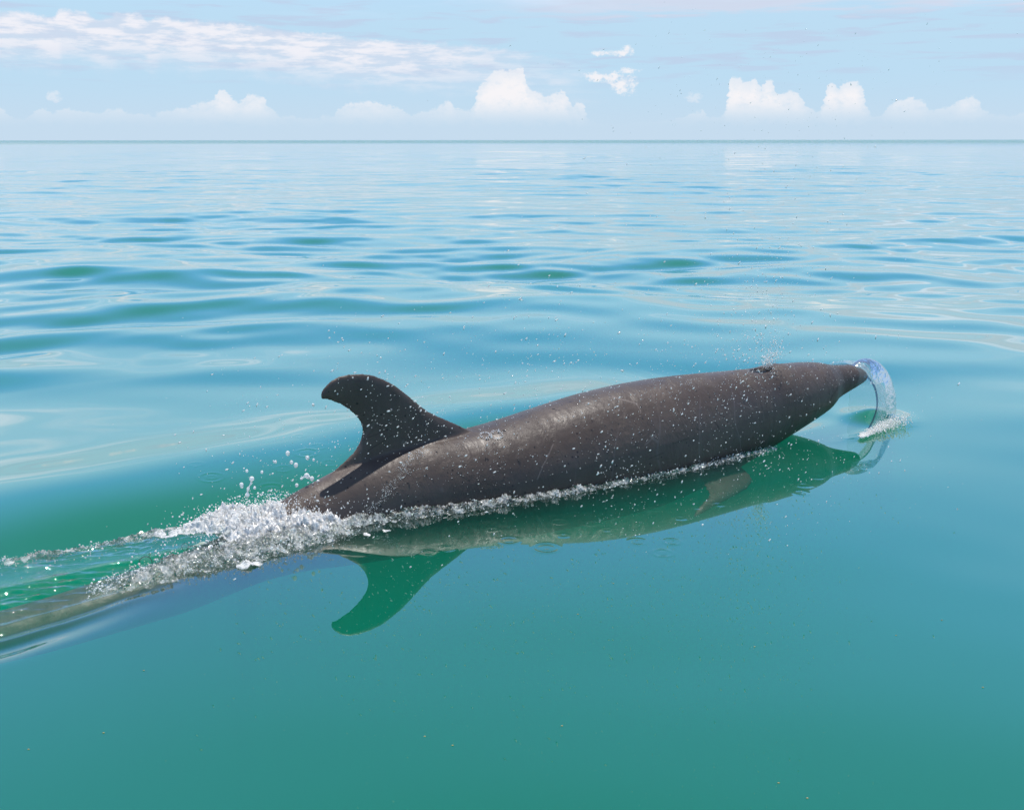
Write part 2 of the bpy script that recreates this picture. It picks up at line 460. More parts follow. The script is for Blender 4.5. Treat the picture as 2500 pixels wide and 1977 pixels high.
M_DARK = plain('dark_hollow', (0.016, 0.010, 0.006, 1), 0.55)
M_SPECK = plain('floating_speck', (0.55, 0.42, 0.16, 1), 0.6)

# ------------------------------------------------------------------ the dolphin's axis (s along it from flukes to snout, t across, + away)
AX = np.array([(-2.9, 2.62), (-2.3, 3.02), (-1.74, 3.42), (-1.3, 3.76), (-.83, 4.12), (-.3, 4.45), (.29, 4.78), (.92, 5.14), (1.43, 5.45), (1.75, 5.66), (2.0, 5.84)])
SEG = np.r_[0, np.cumsum(np.hypot(*np.diff(AX, axis=0).T))]
SL = SEG[-1]
SD = np.arange(-1.5, SL + 1.5, 0.02)


def ax_raw(s):
    s = np.asarray(s, dtype=float)
    x = np.interp(s, SEG, AX[:, 0]); y = np.interp(s, SEG, AX[:, 1])
    d0 = (AX[1] - AX[0]) / SEG[1]; d1 = (AX[-1] - AX[-2]) / (SEG[-1] - SEG[-2])
    lo = np.minimum(s, 0); hi = np.maximum(s - SL, 0)
    return np.stack([x + d0[0] * lo + d1[0] * hi, y + d0[1] * lo + d1[1] * hi], -1)


AXD = (ax_raw(SD - .15) + ax_raw(SD) + ax_raw(SD + .15)) / 3
TD = np.gradient(AXD, axis=0); TD /= np.linalg.norm(TD, axis=1)[:, None]


def axis_at(s):
    s = np.asarray(s, dtype=float)
    p = np.stack([np.interp(s, SD, AXD[:, 0]), np.interp(s, SD, AXD[:, 1])], -1)
    d = np.stack([np.interp(s, SD, TD[:, 0]), np.interp(s, SD, TD[:, 1])], -1)
    return p, d


def from_st(s, t, z):
    p, d = axis_at(s)
    s, t, z = np.broadcast_arrays(s, t, z)
    return np.stack([p[..., 0] - d[..., 1] * t, p[..., 1] + d[..., 0] * t, z + 0 * t], -1)


def to_st(x, y):
    s = np.empty_like(x); t = np.empty_like(x)
    for a in range(0, len(x), 100000):
        X_ = x[a:a + 100000]; Y_ = y[a:a + 100000]
        # the axis is nearly straight: project on the chord, then refine
        c0 = AXD[0]; ch = AXD[-1] - AXD[0]; L = np.hypot(*ch); ch = ch / L
        u = (X_ - c0[0]) * ch[0] + (Y_ - c0[1]) * ch[1]
        sg = u / L * (SD[-1] - SD[0]) + SD[0]
        for _ in range(4):
            p, d = axis_at(sg)
            sg = sg + (X_ - p[:, 0]) * d[:, 0] + (Y_ - p[:, 1]) * d[:, 1]
        p, d = axis_at(sg)
        s[a:a + 100000] = sg
        t[a:a + 100000] = -(X_ - p[:, 0]) * d[:, 1] + (Y_ - p[:, 1]) * d[:, 0]
    return s, t


# stations: s, z top, z bottom, half width
ST = np.array([
    (0.00, -0.050, -0.110, 0.020), (0.12, -0.045, -0.120, 0.045), (0.5, -0.055, -0.200, 0.070), (1.0, -0.040, -0.240, 0.100),
    (1.5, -0.022, -0.260, 0.125), (2.0, 0.008, -0.250, 0.130), (2.3, 0.050, -0.210, 0.122), (2.5, 0.115, -0.170, 0.120),
    (2.7, 0.180, -0.150, 0.148), (2.9, 0.228, -0.160, 0.188), (3.1, 0.252, -0.170, 0.218), (3.3, 0.260, -0.176, 0.247),
    (3.5, 0.284, -0.180, 0.265), (3.7, 0.320, -0.182, 0.272), (3.9, 0.353, -0.182, 0.273), (4.1, 0.372, -0.178, 0.274),
    (4.3, 0.381, -0.172, 0.262), (4.5, 0.380, -0.166, 0.238), (4.7, 0.373, -0.150, 0.210), (4.9, 0.364, -0.115, 0.187),
    (5.1, 0.367, -0.050, 0.170), (5.3, 0.359, 0.018, 0.158), (5.44, 0.343, 0.066, 0.140), (5.49, 0.331, 0.088, 0.122), (5.54, 0.316, 0.114, 0.086), (5.6, 0.309, 0.134, 0.078),
    (5.7, 0.299, 0.162, 0.070), (5.78, 0.274, 0.182, 0.052), (5.83, 0.246, 0.196, 0.030)])
SS = np.concatenate([np.arange(0, 5.6, 0.04), np.arange(5.6, 5.831, 0.02)])


def smooth_interp(x, xp, fp):
    k = (np.interp(x - 0.05, xp, fp) + np.interp(x, xp, fp) * 2 + np.interp(x + 0.05, xp, fp)) / 4
    return np.where((x > 5.5), np.interp(x, xp, fp), k)


ST[:, 2] -= 0.085 * np.interp(ST[:, 0], [2.3, 2.7, 4.3, 4.9], [0, 1, 1, 0])
ST[:, 1] -= 0.022 * np.interp(ST[:, 0], [1.0, 1.8, 2.3, 2.5], [2.9, 2.9, 1.5, 0])
ZT = smooth_interp(SS, ST[:, 0], ST[:, 1]); ZB = smooth_interp(SS, ST[:, 0], ST[:, 2]); WW = smooth_interp(SS, ST[:, 0], ST[:, 3])
B0 = Vector((0.3, 4.78, 0.0))         # the dolphin's base point


def loft(verts_rings, cap=True):
    nr, nc, _ = verts_rings.shape
    V = verts_rings.reshape(-1, 3)
    F = grid_faces(nr, nc, wrap=True)
    return V, F


NA = 48
aa = np.linspace(0, 2 * np.pi, NA, endpoint=False)
zc = (ZT + ZB) / 2; hh = (ZT - ZB) / 2
sa, ca = np.sin(aa), np.cos(aa)
rings = from_st(SS[:, None], WW[:, None] * sa[None, :], zc[:, None] + hh[:, None] * ca[None, :])


def bm_from(V, F):
    bm = bmesh.new()
    vs = [bm.verts.new(tuple(map(float, v))) for v in V]
    for f in F:
        q = [vs[i] for i in f]
        if len(set(q)) > 2:
            try:
                bm.faces.new(q)
            except ValueError:
                pass
    return bm


def add_ring_body(bm, rings):
    nr, nc, _ = rings.shape
    vs = [[bm.verts.new(tuple(map(float, rings[i, j]))) for j in range(nc)] for i in range(nr)]
    for i in range(nr - 1):
        for j in range(nc):
            bm.faces.new((vs[i][j], vs[i][(j + 1) % nc], vs[i + 1][(j + 1) % nc], vs[i + 1][j]))
    bm.faces.new(list(reversed(vs[0]))); bm.faces.new(vs[-1])


bm = bmesh.new()
add_ring_body(bm, rings)

# dorsal fin: leading and trailing edges as (s, z), lofted with a lens-shaped section
LEAD = [(3.42, 0.22), (3.315, 0.262), (3.208, 0.322), (3.153, 0.351), (3.105, 0.379), (3.063, 0.416), (3.011, 0.463), (2.96, 0.507), (2.909, 0.54), (2.858, 0.564), (2.808, 0.575), (2.758, 0.579), (2.708, 0.573), (2.675, 0.558), (2.647, 0.535), (2.634, 0.512), (2.630, 0.492)]
TRAIL = [(2.50, 0.05), (2.64, 0.155), (2.72, 0.212), (2.768, 0.248), (2.782, 0.270), (2.797, 0.295), (2.803, 0.322), (2.804, 0.347), (2.797, 0.371), (2.781, 0.398), (2.752, 0.427), (2.72, 0.452), (2.700, 0.463), (2.680, 0.472), (2.662, 0.480), (2.648, 0.484), (2.640, 0.486)]


def resample(P, n):
    P = np.array(P); d = np.r_[0, np.cumsum(np.hypot(*np.diff(P, axis=0).T))]; d /= d[-1]
    u = np.linspace(0, 1, n)
    return np.stack([np.interp(u, d, P[:, 0]), np.interp(u, d, P[:, 1])], -1)


def add_blade(bm, A, B, thick, to3, n=46, m=18):
    """A leading edge, B trailing edge (n,2) in blade plane; to3(u2, off) -> xyz"""
    rings_ = []
    w = np.linspace(0, 1, m)
    prof = np.sqrt(np.clip(w, 0, 1)) * (1 - w) ** 0.85 * 1.9      # thick near the leading edge
    for i in range(n):
        top_, bot_ = [], []
        for k in range(m):
            q = A[i] * (1 - w[k]) + B[i] * w[k]
            ch = np.hypot(*(A[i] - B[i]))
            off = max(thick(i / (n - 1)) * prof[k], 0.0042)
            top_.append(to3(q, off)); bot_.append(to3(q, -off))
        rings_.append(top_ + bot_[::-1])
    Rg = np.array(rings_)
    add_ring_body(bm, Rg)


Ld = resample(LEAD, 46); Tr = resample(TRAIL, 46)
FP, FD = axis_at(2.9)
FA = AXD[np.abs(SD - 2.9).argmin()]
A29 = np.array([-0.539, 4.301]); D29 = np.array([0.866, 0.5])


def fin3(q, off):
    k = q[0] - 2.9
    lean = 0.0
    return (A29[0] + D29[0] * k - D29[1] * off, A29[1] + D29[1] * k + D29[0] * off, q[1])


add_blade(bm, Ld, Tr, lambda u: 0.040 * (1 - u) ** 0.8 + 0.009, fin3)


# near pectoral fin, just under the surface (world xy outline, root to tip)
def cam_ground(px, py, z=0.0):
    f = 2600.0; u = (px - 1250) / f; v = (988.5 - py) / f; th = R(PITCH)
    d = np.array([u, math.cos(th) + v * math.sin(th), -math.sin(th) + v * math.cos(th)])
    t_ = (z - CAM_H) / d[2]
    return np.array([d[0] * t_, d[1] * t_])


pl = [(1792, 1098, -.07), (1812, 1143, -.08), (1830, 1158, -.09), (1838, 1174, -.10), (1826, 1192, -.11), (1790, 1212, -.12), (1757, 1229, -.13), (1735, 1241, -.14), (1715, 1254, -.15), (1696, 1263, -.16)]
pt = [(1702, 1132, -.07), (1712, 1178, -.08), (1722, 1194, -.09), (1729, 1206, -.10), (1724, 1217, -.11), (1712, 1229, -.12), (1703, 1238, -.13), (1697, 1245, -.14), (1691, 1253, -.15), (1691, 1259, -.16)]


def to_world(L):
    return np.array([list(cam_ground(a, b, z_)) + [z_] for a, b, z_ in L])


def resample3(P, n):
    d = np.r_[0, np.cumsum(np.linalg.norm(np.diff(P, axis=0), axis=1))]; d /= d[-1]
    u = np.linspace(0, 1, n)
    return np.stack([np.interp(u, d, P[:, k]) for k in range(3)], -1)


PL = resample3(to_world(pl), 34); PT = resample3(to_world(pt), 34)
wk = np.linspace(0, 1, 14); prof = np.sqrt(wk) * (1 - wk) ** 0.8 * 1.9
rg = []
for i in range(34):
    th_ = 0.022 * (1 - i / 33) ** 0.7 + 0.007
    a_ = [PL[i] * (1 - w_) + PT[i] * w_ + np.array([0, 0, max(th_ * p_, .001)]) for w_, p_ in zip(wk, prof)]
    b_ = [PL[i] * (1 - w_) + PT[i] * w_ - np.array([0, 0, max(th_ * p_, .001)]) for w_, p_ in zip(wk, prof)]
    rg.append(a_ + b_[::-1])
add_ring_body(bm, np.array(rg))
# far pectoral: mirrored across the axis
s_, t_ = to_st(np.array(rg)[..., 0].ravel(), np.array(rg)[..., 1].ravel())
mir = from_st(s_, -t_, np.array(rg)[..., 2].ravel() - 0.03).reshape(np.array(rg).shape)
add_ring_body(bm, mir[:, ::-1])
# flukes, left of the frame
for sg in (-1, 1):
    Rr = []
    for i in range(16):
        u = i / 15
        s0_ = 0.18 - 0.34 * u; ch = 0.26 * (1 - u) ** 0.7 + 0.02
        th_ = 0.022 * (1 - u) + 0.004
        a_ = []; b_ = []
        for w_, p_ in zip(wk, prof):
            P = from_st(np.array(s0_ + ch / 2 - ch * w_ - 0.1), np.array(sg * 0.55 * u), np.array(-0.09))
            a_.append(P + [0, 0, max(th_ * p_, .001)]); b_.append(P - [0, 0, max(th_ * p_, .001)])
        Rr.append(a_ + b_[::-1])
    Rr = np.array(Rr)
    add_ring_body(bm, Rr if sg < 0 else Rr[:, ::-1])
bmesh.ops.recalc_face_normals(bm, faces=bm.faces)
me0 = bpy.data.meshes.new('body_raw'); bm.to_mesh(me0); bm.free()
tmp = bpy.data.objects.new('body_raw', me0); col.objects.link(tmp)
rm = tmp.modifiers.new('r', 'REMESH'); rm.mode = 'VOXEL'; rm.voxel_size = 0.0065; rm.adaptivity = 0
smm = tmp.modifiers.new('s', 'SMOOTH'); smm.factor = 0.5; smm.iterations = 8
dg = bpy.context.evaluated_depsgraph_get()
body_me = bpy.data.meshes.new_from_object(tmp.evaluated_get(dg))
bpy.data.objects.remove(tmp)
nv = len(body_me.vertices)
co = np.empty(nv * 3, dtype=np.float32); body_me.vertices.foreach_get('co', co); co = co.reshape(-1, 3)
from mathutils.bvhtree import BVHTree
bvh = BVHTree.FromPolygons([Vector(c_) for c_ in co.tolist()], [tuple(p.vertices) for p in body_me.polygons])


def hit(px_, py_):
    f = 2600.0; u_ = (px_ - 1250) / f; v_ = (988.5 - py_) / f; th = R(PITCH)
    d = Vector((u_, math.cos(th) + v_ * math.sin(th), -math.sin(th) + v_ * math.cos(th))).normalized()
    h_ = bvh.ray_cast(Vector((0, 0, CAM_H)), d)
    return h_[0], h_[1]


SCR_CREASE = [((1495, 968), (1555, 985), .004, 1), ((1555, 985), (1562, 1008), .004, 1), ((1655, 1000), (1672, 1022), .003, 0), ((1600, 1062), (1575, 1085), .006, 1), ((1590, 1064), (1604, 1078), .009, 1), ((1350, 1085), (1310, 1170), .004, 1),
       ((1680, 1070), (1640, 1084), .003, 0), ((1420, 930), (1480, 955), .003, 0), ((2053, 926), (2044, 950), .008, 0), ((2044, 950), (2030, 972), .012, 0), ((1965, 1011), (1990, 1003), .005, 0), ((1990, 1003), (2000, 1000), .003, 0), ((1800, 985), (1838, 1000), .003, 1),  # wide dark lines by the snout: shade of the cheek crease, painted on
       ((1052, 1085), (985, 1170), .003, 0), ((900, 1100), (960, 1060), .003, 0), ((885, 1075), (940, 1050), .003, 0), ((1700, 1048), (1716, 1052), .007, 0), ((1745, 1030), (1756, 1046), .005, 0), ((1585, 1120), (1620, 1105), .004, 0)]
scl = []
for a_, b_, w_, p_ in SCR_CREASE:
    A_, B_ = hit(*a_)[0], hit(*b_)[0]
    if A_ is not None and B_ is not None:
        A_ = A_ - B0; B_ = B_ - B0
        scl.append(((A_.x, A_.z), (B_.x, B_.z), w_, p_))
M_SKIN = skin_mat(scl)
# low folds of skin on the flank and a dent for the blowhole
bs, bt = to_st(co[:, 0].astype(float), co[:, 1].astype(float))
bh = np.exp(-((bs - 4.99) / 0.065) ** 2 - ((bt + 0.01) / 0.038) ** 2) * (co[:, 2] > 0.25)
co[:, 2] -= (0.022 * bh).astype(np.float32)
lip = np.exp(-((bs - 5.10) / 0.05) ** 2 - (bt / 0.08) ** 2) * (co[:, 2] > 0.25)
co[:, 2] += (0.008 * lip).astype(np.float32)
co -= np.array(B0, dtype=np.float32)
body_me.vertices.foreach_set('co', co.ravel())
body_me.polygons.foreach_set('use_smooth', np.full(len(body_me.polygons), True))
body_me.materials.clear(); body_me.materials.append(M_SKIN)
body_me.name = 'body'
dolphin = bpy.data.objects.new('dolphin', None); col.objects.link(dolphin); dolphin.location = B0
tag(dolphin, 'dark grey dolphin with a hooked dorsal fin surfacing in calm green water', 'dolphin')
body = bpy.data.objects.new('body', body_me); col.objects.link(body); body.parent = dolphin

# blowhole: a dark crescent lining the dent
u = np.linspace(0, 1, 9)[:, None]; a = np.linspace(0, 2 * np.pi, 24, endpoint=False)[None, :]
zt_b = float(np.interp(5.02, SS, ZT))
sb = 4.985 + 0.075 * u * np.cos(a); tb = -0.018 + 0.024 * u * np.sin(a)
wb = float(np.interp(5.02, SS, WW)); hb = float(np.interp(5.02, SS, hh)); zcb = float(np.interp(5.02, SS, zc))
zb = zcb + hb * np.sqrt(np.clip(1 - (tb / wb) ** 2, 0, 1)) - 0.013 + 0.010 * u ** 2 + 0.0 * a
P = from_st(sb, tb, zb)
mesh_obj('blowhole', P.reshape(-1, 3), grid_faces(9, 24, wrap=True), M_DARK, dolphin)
# ------------------------------------------------------------------ sea: one sheet out to the horizon, finer close by
ang = np.concatenate([np.linspace(-180, -33, 60)[:-1], np.linspace(-33, 33, 521), np.linspace(33, 180, 60)[1:]])
ang = np.radians(ang)


def geo_steps(a, b, k):
    n = int(math.ceil(math.log(b / a) / k)); return a * np.exp(np.linspace(0, 1, n + 1) * math.log(b / a))[:-1]


rad = np.concatenate([[0.0, 0.4], geo_steps(0.8, 3.0, .010), geo_steps(3.0, 7.0, .00165), geo_steps(7.0, 60, .0052), geo_steps(60, 3000, .016), geo_steps(3000, 40000, .09), [40000]])
Rr, Aa = np.meshgrid(rad, ang[:-1] if False else ang, indexing='ij')
sx = (Rr * np.sin(Aa)).ravel(); sy = (Rr * np.cos(Aa)).ravel(); rr = Rr.ravel()
cell = np.gradient(rad)[:, None].repeat(len(ang), 1).ravel()


def swell(x, y, r, cell):
    g = np.random.default_rng(5)
    h = np.zeros_like(x)
    # warp so that crests bend and break off
    wx = x + 0.9 * gn(x / 6.0, y / 6.0, 31) + 0.2 * gn(x / 1.7, y / 1.7, 32)
    wy = y + 0.9 * gn(x / 6.0 + 40, y / 6.0, 33) + 0.2 * gn(x / 1.7 + 9, y / 1.7, 34)
    N = 84
    calm = 1 - 0.92 * np.exp(-(((x - 0.1) / 2.1) ** 2 + ((y - 4.0 - 0.5 * x) / 1.25) ** 2) ** 2)
    for k in range(N):
        lam = 0.45 * (26.0) ** ((k + g.random()) / N)
        th_ = g.normal(0, R(24)) + R(4)
        kk = 2 * np.pi / lam
        slope = 0.0098 if lam > 1.2 else 0.0150
        if lam > 3: slope = 0.0062
        if lam > 7: slope = 0.006
        amp = slope / kk
        ph = g.random() * 6.283
        att = np.clip(lam / (3.0 * cell) - 0.7, 0, 1)
        near = sst(r, 4.6 if lam > 1.2 else 6.0, 9.0 if lam > 1.2 else 12.0) * (1.0 if lam < 3 else 0.8) + (0.0 if lam < 1.8 else 0.42 * np.clip((lam - 1.8) / 2.0, 0, 1))
        near = near + (0.07 if lam < 1.3 else 0.0)
        h += amp * att * np.clip(near, 0, 1) * calm * np.sin(kk * (wx * math.sin(th_) + wy * math.cos(th_)) + ph)
    # envelope: some water is livelier than the rest
    env = 1.0 + 0.9 * gn(x / 11.0, y / 19.0, 77)
    return h * np.clip(env, 0.35, 1.7)


TC_S = np.array([-1.5, 0.5, 1.41, 1.67, 1.86, 2.0, 2.27, 2.5, 2.8]); TC_T = np.array([0.02, 0.05, .068, .115, .125, .115, .10, .08, .05])
TF_S = np.array([-1.5, 0.5, 1.32, 1.49, 1.71, 1.94, 2.16, 2.41, 2.8]); TF_T = np.array([-.45, -.42, -.36, -.34, -.285, -.27, -.28, -.27, -.20])


def near_water(x, y):
    s, t = to_st(x, y)
    h = np.zeros_like(x)
    tc_ = np.interp(s, TC_S, TC_T) + 0.015 * gn(s * 7, s * 0 + 3.3, 3)
    tf_ = np.interp(s, TF_S, TF_T) + 0.02 * gn(s * 4, s * 0 + 1.3, 4)
    A = np.interp(s, [-1.5, 1.0, 2.0, 2.45, 2.75], [0.10, 0.115, 0.11, 0.09, 0.0])
    u = np.clip((t - tf_) / (tc_ - tf_), 0, 1)
    front = 0.55 * sst(u, 0, 1) + 0.45 * u ** 4
    back = np.exp(-((t - tc_) / 0.055) ** 2)
    hump = A * np.where(t > tc_, back, front)
    h += hump
    inside = sst(u, 0.02, 0.25) * (t < tc_ + 0.02) * sst(s, 2.8, 2.5)
    # flow ripples drawn out along the tail
    rip = 0.0065 * fbm(s * 7 + 1.2 * gn(s * 3, t * 6, 8), t * 30 + 6 * s, 12, 3, 0.5) + 0.003 * fbm(s * 16, t * 75 + 10 * s, 19, 2, 0.55)
    h += inside * rip * 1.9 * sst(u, 0.0, 0.4)
    # parallel furrows peeling off at the lower left
    fur = np.exp(-((t - tf_ - 0.03) / 0.06) ** 2) * sst(s, 2.0, 1.5)
    h += 0.012 * fur * np.sin((t - tf_) * 62 + s * 4) - 0.012 * np.exp(-((t - tf_ + 0.10) / 0.07) ** 2) * sst(s, 1.9, 1.3)
    # water beyond the back: trough beside the body, then a low ridge
    win = sst(s, 0.2, 2.2) * sst(s, 5.9, 4.6)
    h += win * (-0.085 * np.exp(-((t - 0.26) / 0.33) ** 2) * (t > -0.1) * sst(t, -.05, .15) + 0.045 * np.exp(-((t - 1.15) / 0.50) ** 2))
    h -= 0.045 * np.exp(-((t - 0.50) / 0.28) ** 2) * sst(s, 2.9, 3.4) * sst(s, 5.5, 4.3)
    # slight chop against the near flank
    w_ = np.interp(s, SS, WW)
    edge = np.exp(-((-t - w_) / 0.045) ** 2) * sst(s, 2.4, 2.8) * sst(s, 4.95, 4.6) * (t < 0)
    h += edge * (0.010 * fbm(s * 22, t * 40, 51, 3) + 0.012 * np.interp(s, [2.6, 3.2, 4.2, 4.9], [1.2, 1.0, .4, .3]))
    # water drawn up under the snout
    h += 0.05 * np.exp(-((s - 5.86) / 0.13) ** 2 - ((t + 0.06) / 0.13) ** 2)
    bowl = np.exp(-((s - 5.62) / 0.20) ** 2 - ((t + 0.27) / 0.05) ** 2)
    h += bowl * (0.008 + 0.006 * fbm(s * 14, t * 50, 61, 3))
    # everything long and gentle elsewhere
    fade = sst(np.hypot(x - 0.3, y - 4.8), 9.0, 6.0)
    return h * fade


# rain rings where the spray falls back: pixel positions of the photograph, turned into points of the sea
RINGS = [(1333, 1335, .050), (1242, 1317, .036), (1090, 1336, .028), (1045, 1347, .030), (1365, 1271, .030), (1440, 1275, .026), (1556, 1320, .030), (1640, 1320, .028), (1617, 1347, .035),
         (1990, 1160, .032), (1960, 1181, .026), (1955, 1200, .028), (1957, 1112, .022), (2110, 1137, .018), (515, 1153, .055), (478, 1128, .030), (775, 1085, .040), (748, 1098, .055), (805, 1115, .035),
         (830, 1145, .045), (660, 1166, .060), (620, 1175, .040), (705, 1180, .050), (560, 1205, .045), (560, 1240, .030), (1016, 977, .035), (1050, 985, .050), (1075, 1000, .040), (1092, 988, .030), (1135, 1000, .030),
         (1700, 1236, .018), (1735, 1222, .022), (1755, 1229, .020), (1595, 1240, .024), (1530, 1226, .022), (1375, 1305, .018), (1200, 1290, .022), (1480, 1290, .018), (900, 1330, .020), (730, 1060, .030), (1310, 965, .03), (1240, 980, .04),
         (690, 1130, .035), (770, 1140, .03), (1400, 1251, .02), (1660, 1262, .02), (690, 1212, .03)]


def rings_h(x, y, h):
    g = random.Random(3)
    for (px_, py_, r0) in RINGS:
        cx_, cy_ = cam_ground(px_, py_)
        m_ = (np.abs(x - cx_) < r0 * 1.6) & (np.abs(y - cy_) < r0 * 1.6)
        if not m_.any(): continue
        d = np.hypot(x[m_] - cx_, y[m_] - cy_)
        amp = 0.0011 * (0.7 + 0.6 * g.random())
        h[m_] += amp * (np.exp(-((d - r0) / 0.0065) ** 2) - 0.6 * np.exp(-((d - r0 * .72) / 0.009) ** 2) + 0.5 * np.exp(-((d - r0 * .48) / 0.007) ** 2))
    return h


sh = swell(sx, sy, rr, cell)
loc_m = np.hypot(sx - 0.3, sy - 4.8) < 9.0
lh = near_water(sx[loc_m], sy[loc_m])
sh[loc_m] += lh
sh = rings_h(sx, sy, sh)
sea_f = grid_faces(len(rad), len(ang))
sea = mesh_obj('sea', np.stack([sx, sy, sh], -1), sea_f, M_SEA)
tag(sea, 'calm blue green sea reaching to the horizon with long smooth ripples', kind='structure')

g_ = np.array([(-40000, -40000, -4), (40000, -40000, -4), (40000, 40000, -4), (-40000, 40000, -4)], dtype=float)
rd = np.array([0.0, 3, 6, 9, 12, 16, 24, 40, 80, 300, 2000, 40000]); ad = np.linspace(0, 2 * np.pi, 49)
Rd_, Ad_ = np.meshgrid(rd, ad, indexing='ij')
Zd_ = -np.interp(Rd_, [0, 8, 16, 40, 80], [2.0, 2.0, 2.0, 2.2, 2.6])
sb_ = mesh_obj('murky_water', np.stack([Rd_ * np.sin(Ad_), Rd_ * np.cos(Ad_), Zd_], -1).reshape(-1, 3), grid_faces(12, 49), M_DEEP)
tag(sb_, 'opaque green depth of the turbid sea below the surface', kind='structure')


def sea_z(x, y):
    x = np.atleast_1d(np.asarray(x, float)); y = np.atleast_1d(np.asarray(y, float)); r = np.hypot(x, y)
    return swell(x, y, r, np.full_like(x, .01)) + near_water(x, y)


# ------------------------------------------------------------------ small water: foam, bubbles, drops
def ico(sub):
    b = bmesh.new(); bmesh.ops.create_icosphere(b, subdivisions=sub, radius=1.0)
    b.verts.ensure_lookup_table()
    V = np.array([v.co[:] for v in b.verts]); F = np.array([[v.index for v in f.verts] for f in b.faces]); b.free()
    return V, F


ICO1, ICO2, ICO3 = ico(1), ico(2), ico(3)


def scatter(name, C, rad_, mat, base=ICO1, stretch=None, parent=None, loc=None, tilt=None):
    """many small blobs joined into one mesh; stretch: (n,3) per-axis factors"""
    V, F = base
    n = len(C)
    sc = rad_[:, None] * (stretch if stretch is not None else np.ones((n, 3)))
    # turn each blob a little differently
    a = rng.random(n) * 6.283
    ca_, sa_ = np.cos(a), np.sin(a)
    Vx = V[None, :, 0] * ca_[:, None] - V[None, :, 1] * sa_[:, None]
    Vy = V[None, :, 0] * sa_[:, None] + V[None, :, 1] * ca_[:, None]
    P = np.stack([Vx, Vy, np.broadcast_to(V[None, :, 2], Vx.shape)], -1) * sc[:, None, :]
    if tilt is not None:
        ct, st_ = np.cos(tilt)[:, None], np.sin(tilt)[:, None]
        P = np.stack([P[..., 0] * ct - P[..., 2] * st_, P[..., 1], P[..., 0] * st_ + P[..., 2] * ct], -1)
    P = P + C[:, None, :]
    FF = (F[None] + (np.arange(n) * len(V))[:, None, None]).reshape(-1, 3)
    return mesh_obj(name, P.reshape(-1, 3), FF, mat, parent, True, loc)


def foam_patch(name, s0, s1, t0, t1, ds, hfun, mat, **kw):
    s = np.arange(s0, s1, ds); t = np.arange(t0, t1, ds)
    S_, T_ = np.meshgrid(s, t, indexing='ij')
    P = from_st(S_, T_, 0 * S_)
    z0 = sea_z(P[..., 0].ravel(), P[..., 1].ravel()).reshape(S_.shape)
    hz, hs, ht = hfun(S_, T_)
    P = from_st(S_ + hs, T_ + ht, z0 + hz)
    F = grid_faces(len(s), len(t))
    keep = (hz.ravel()[F] > -0.012).all(1)
    F = F[keep]
    used_, inv = np.unique(F, return_inverse=True)
    return mesh_obj(name, P.reshape(-1, 3)[used_], inv.reshape(-1, 4)[:, ::-1], mat, **kw)


def churn(S_, T_, k=1.0, seed=0):
    a = np.abs(fbm(S_ * 20 * k, T_ * 20 * k, 100 + seed, 4, 0.7))
    b = fbm(S_ * 52 * k, T_ * 52 * k, 140 + seed, 3, 0.7)
    return a, b


# white splash where the tail stock cuts in
def splash_h(S_, T_):
    a, b = churn(S_, T_)
    c0 = 2.45 + 0.0 * S_
    m_ = np.exp(-((S_ - 2.42) / 0.27) ** 4 - ((T_ + 0.03) / 0.15) ** 4)
    m_ += 0.35 * np.exp(-((S_ - 2.55) / 0.11) ** 4 - ((T_ + 0.15) / 0.07) ** 4)
    m_ *= 1 - 0.8 * sst(S_, 2.58, 2.72)
    m_ += 0.45 * np.exp(-((S_ - 2.15) / 0.13) ** 2 - ((T_ - 0.06) / 0.07) ** 2)
    m_ = m_ + 0.62 * fbm(S_ * 8, T_ * 8, 7, 4) - 0.20
    hz = 0.066 * m_ * (0.6 + 0.8 * (0.5 - a)) + 0.018 * b * sst(m_, 0, .4)
    return np.where(m_ > 0, hz, -0.02), 0.012 * fbm(S_ * 25, T_ * 25, 200, 3), 0.012 * fbm(S_ * 25, T_ * 25, 210, 3)


f1 = foam_patch('splash_foam', 1.90, 2.85, -0.34, 0.26, 0.0038, splash_h, M_FOAM)
tag(f1, 'white churned foam where the tail stock cuts into the water', 'foam', kind='stuff')


# glassy bubbly fringe along the near side of the tail
def fringe_h(S_, T_):
    tf_ = np.interp(S_, TF_S, TF_T) + 0.085 - 0.03 * (S_ < 1.9)
    a, b = churn(S_, T_, 1.1, 5)
    m_ = np.exp(-((T_ - tf_ - 0.0) / np.interp(S_, [1.5, 1.9, 2.5], [0.025, 0.055, 0.10])) ** 2) * sst(S_, 1.55, 1.85) * sst(S_, 2.75, 2.5)
    m_ = m_ + 0.3 * fbm(S_ * 11, T_ * 11, 9, 3) * sst(m_, 0.02, .2) - 0.16
    hz = 0.05 * m_ * (0.5 + 0.9 * (0.5 - a)) + 0.014 * b * sst(m_, 0, .3)
    return np.where(m_ > 0, hz, -0.02), 0.010 * fbm(S_ * 25, T_ * 25, 220, 3), 0.010 * fbm(S_ * 25, T_ * 25, 230, 3)


f2 = foam_patch('bubble_foam', 1.5, 2.8, -0.42, 0.0, 0.0038, fringe_h, M_FOAM2)
tag(f2, 'glassy green and silver foam along the near edge of the tail wake', 'foam', kind='stuff')


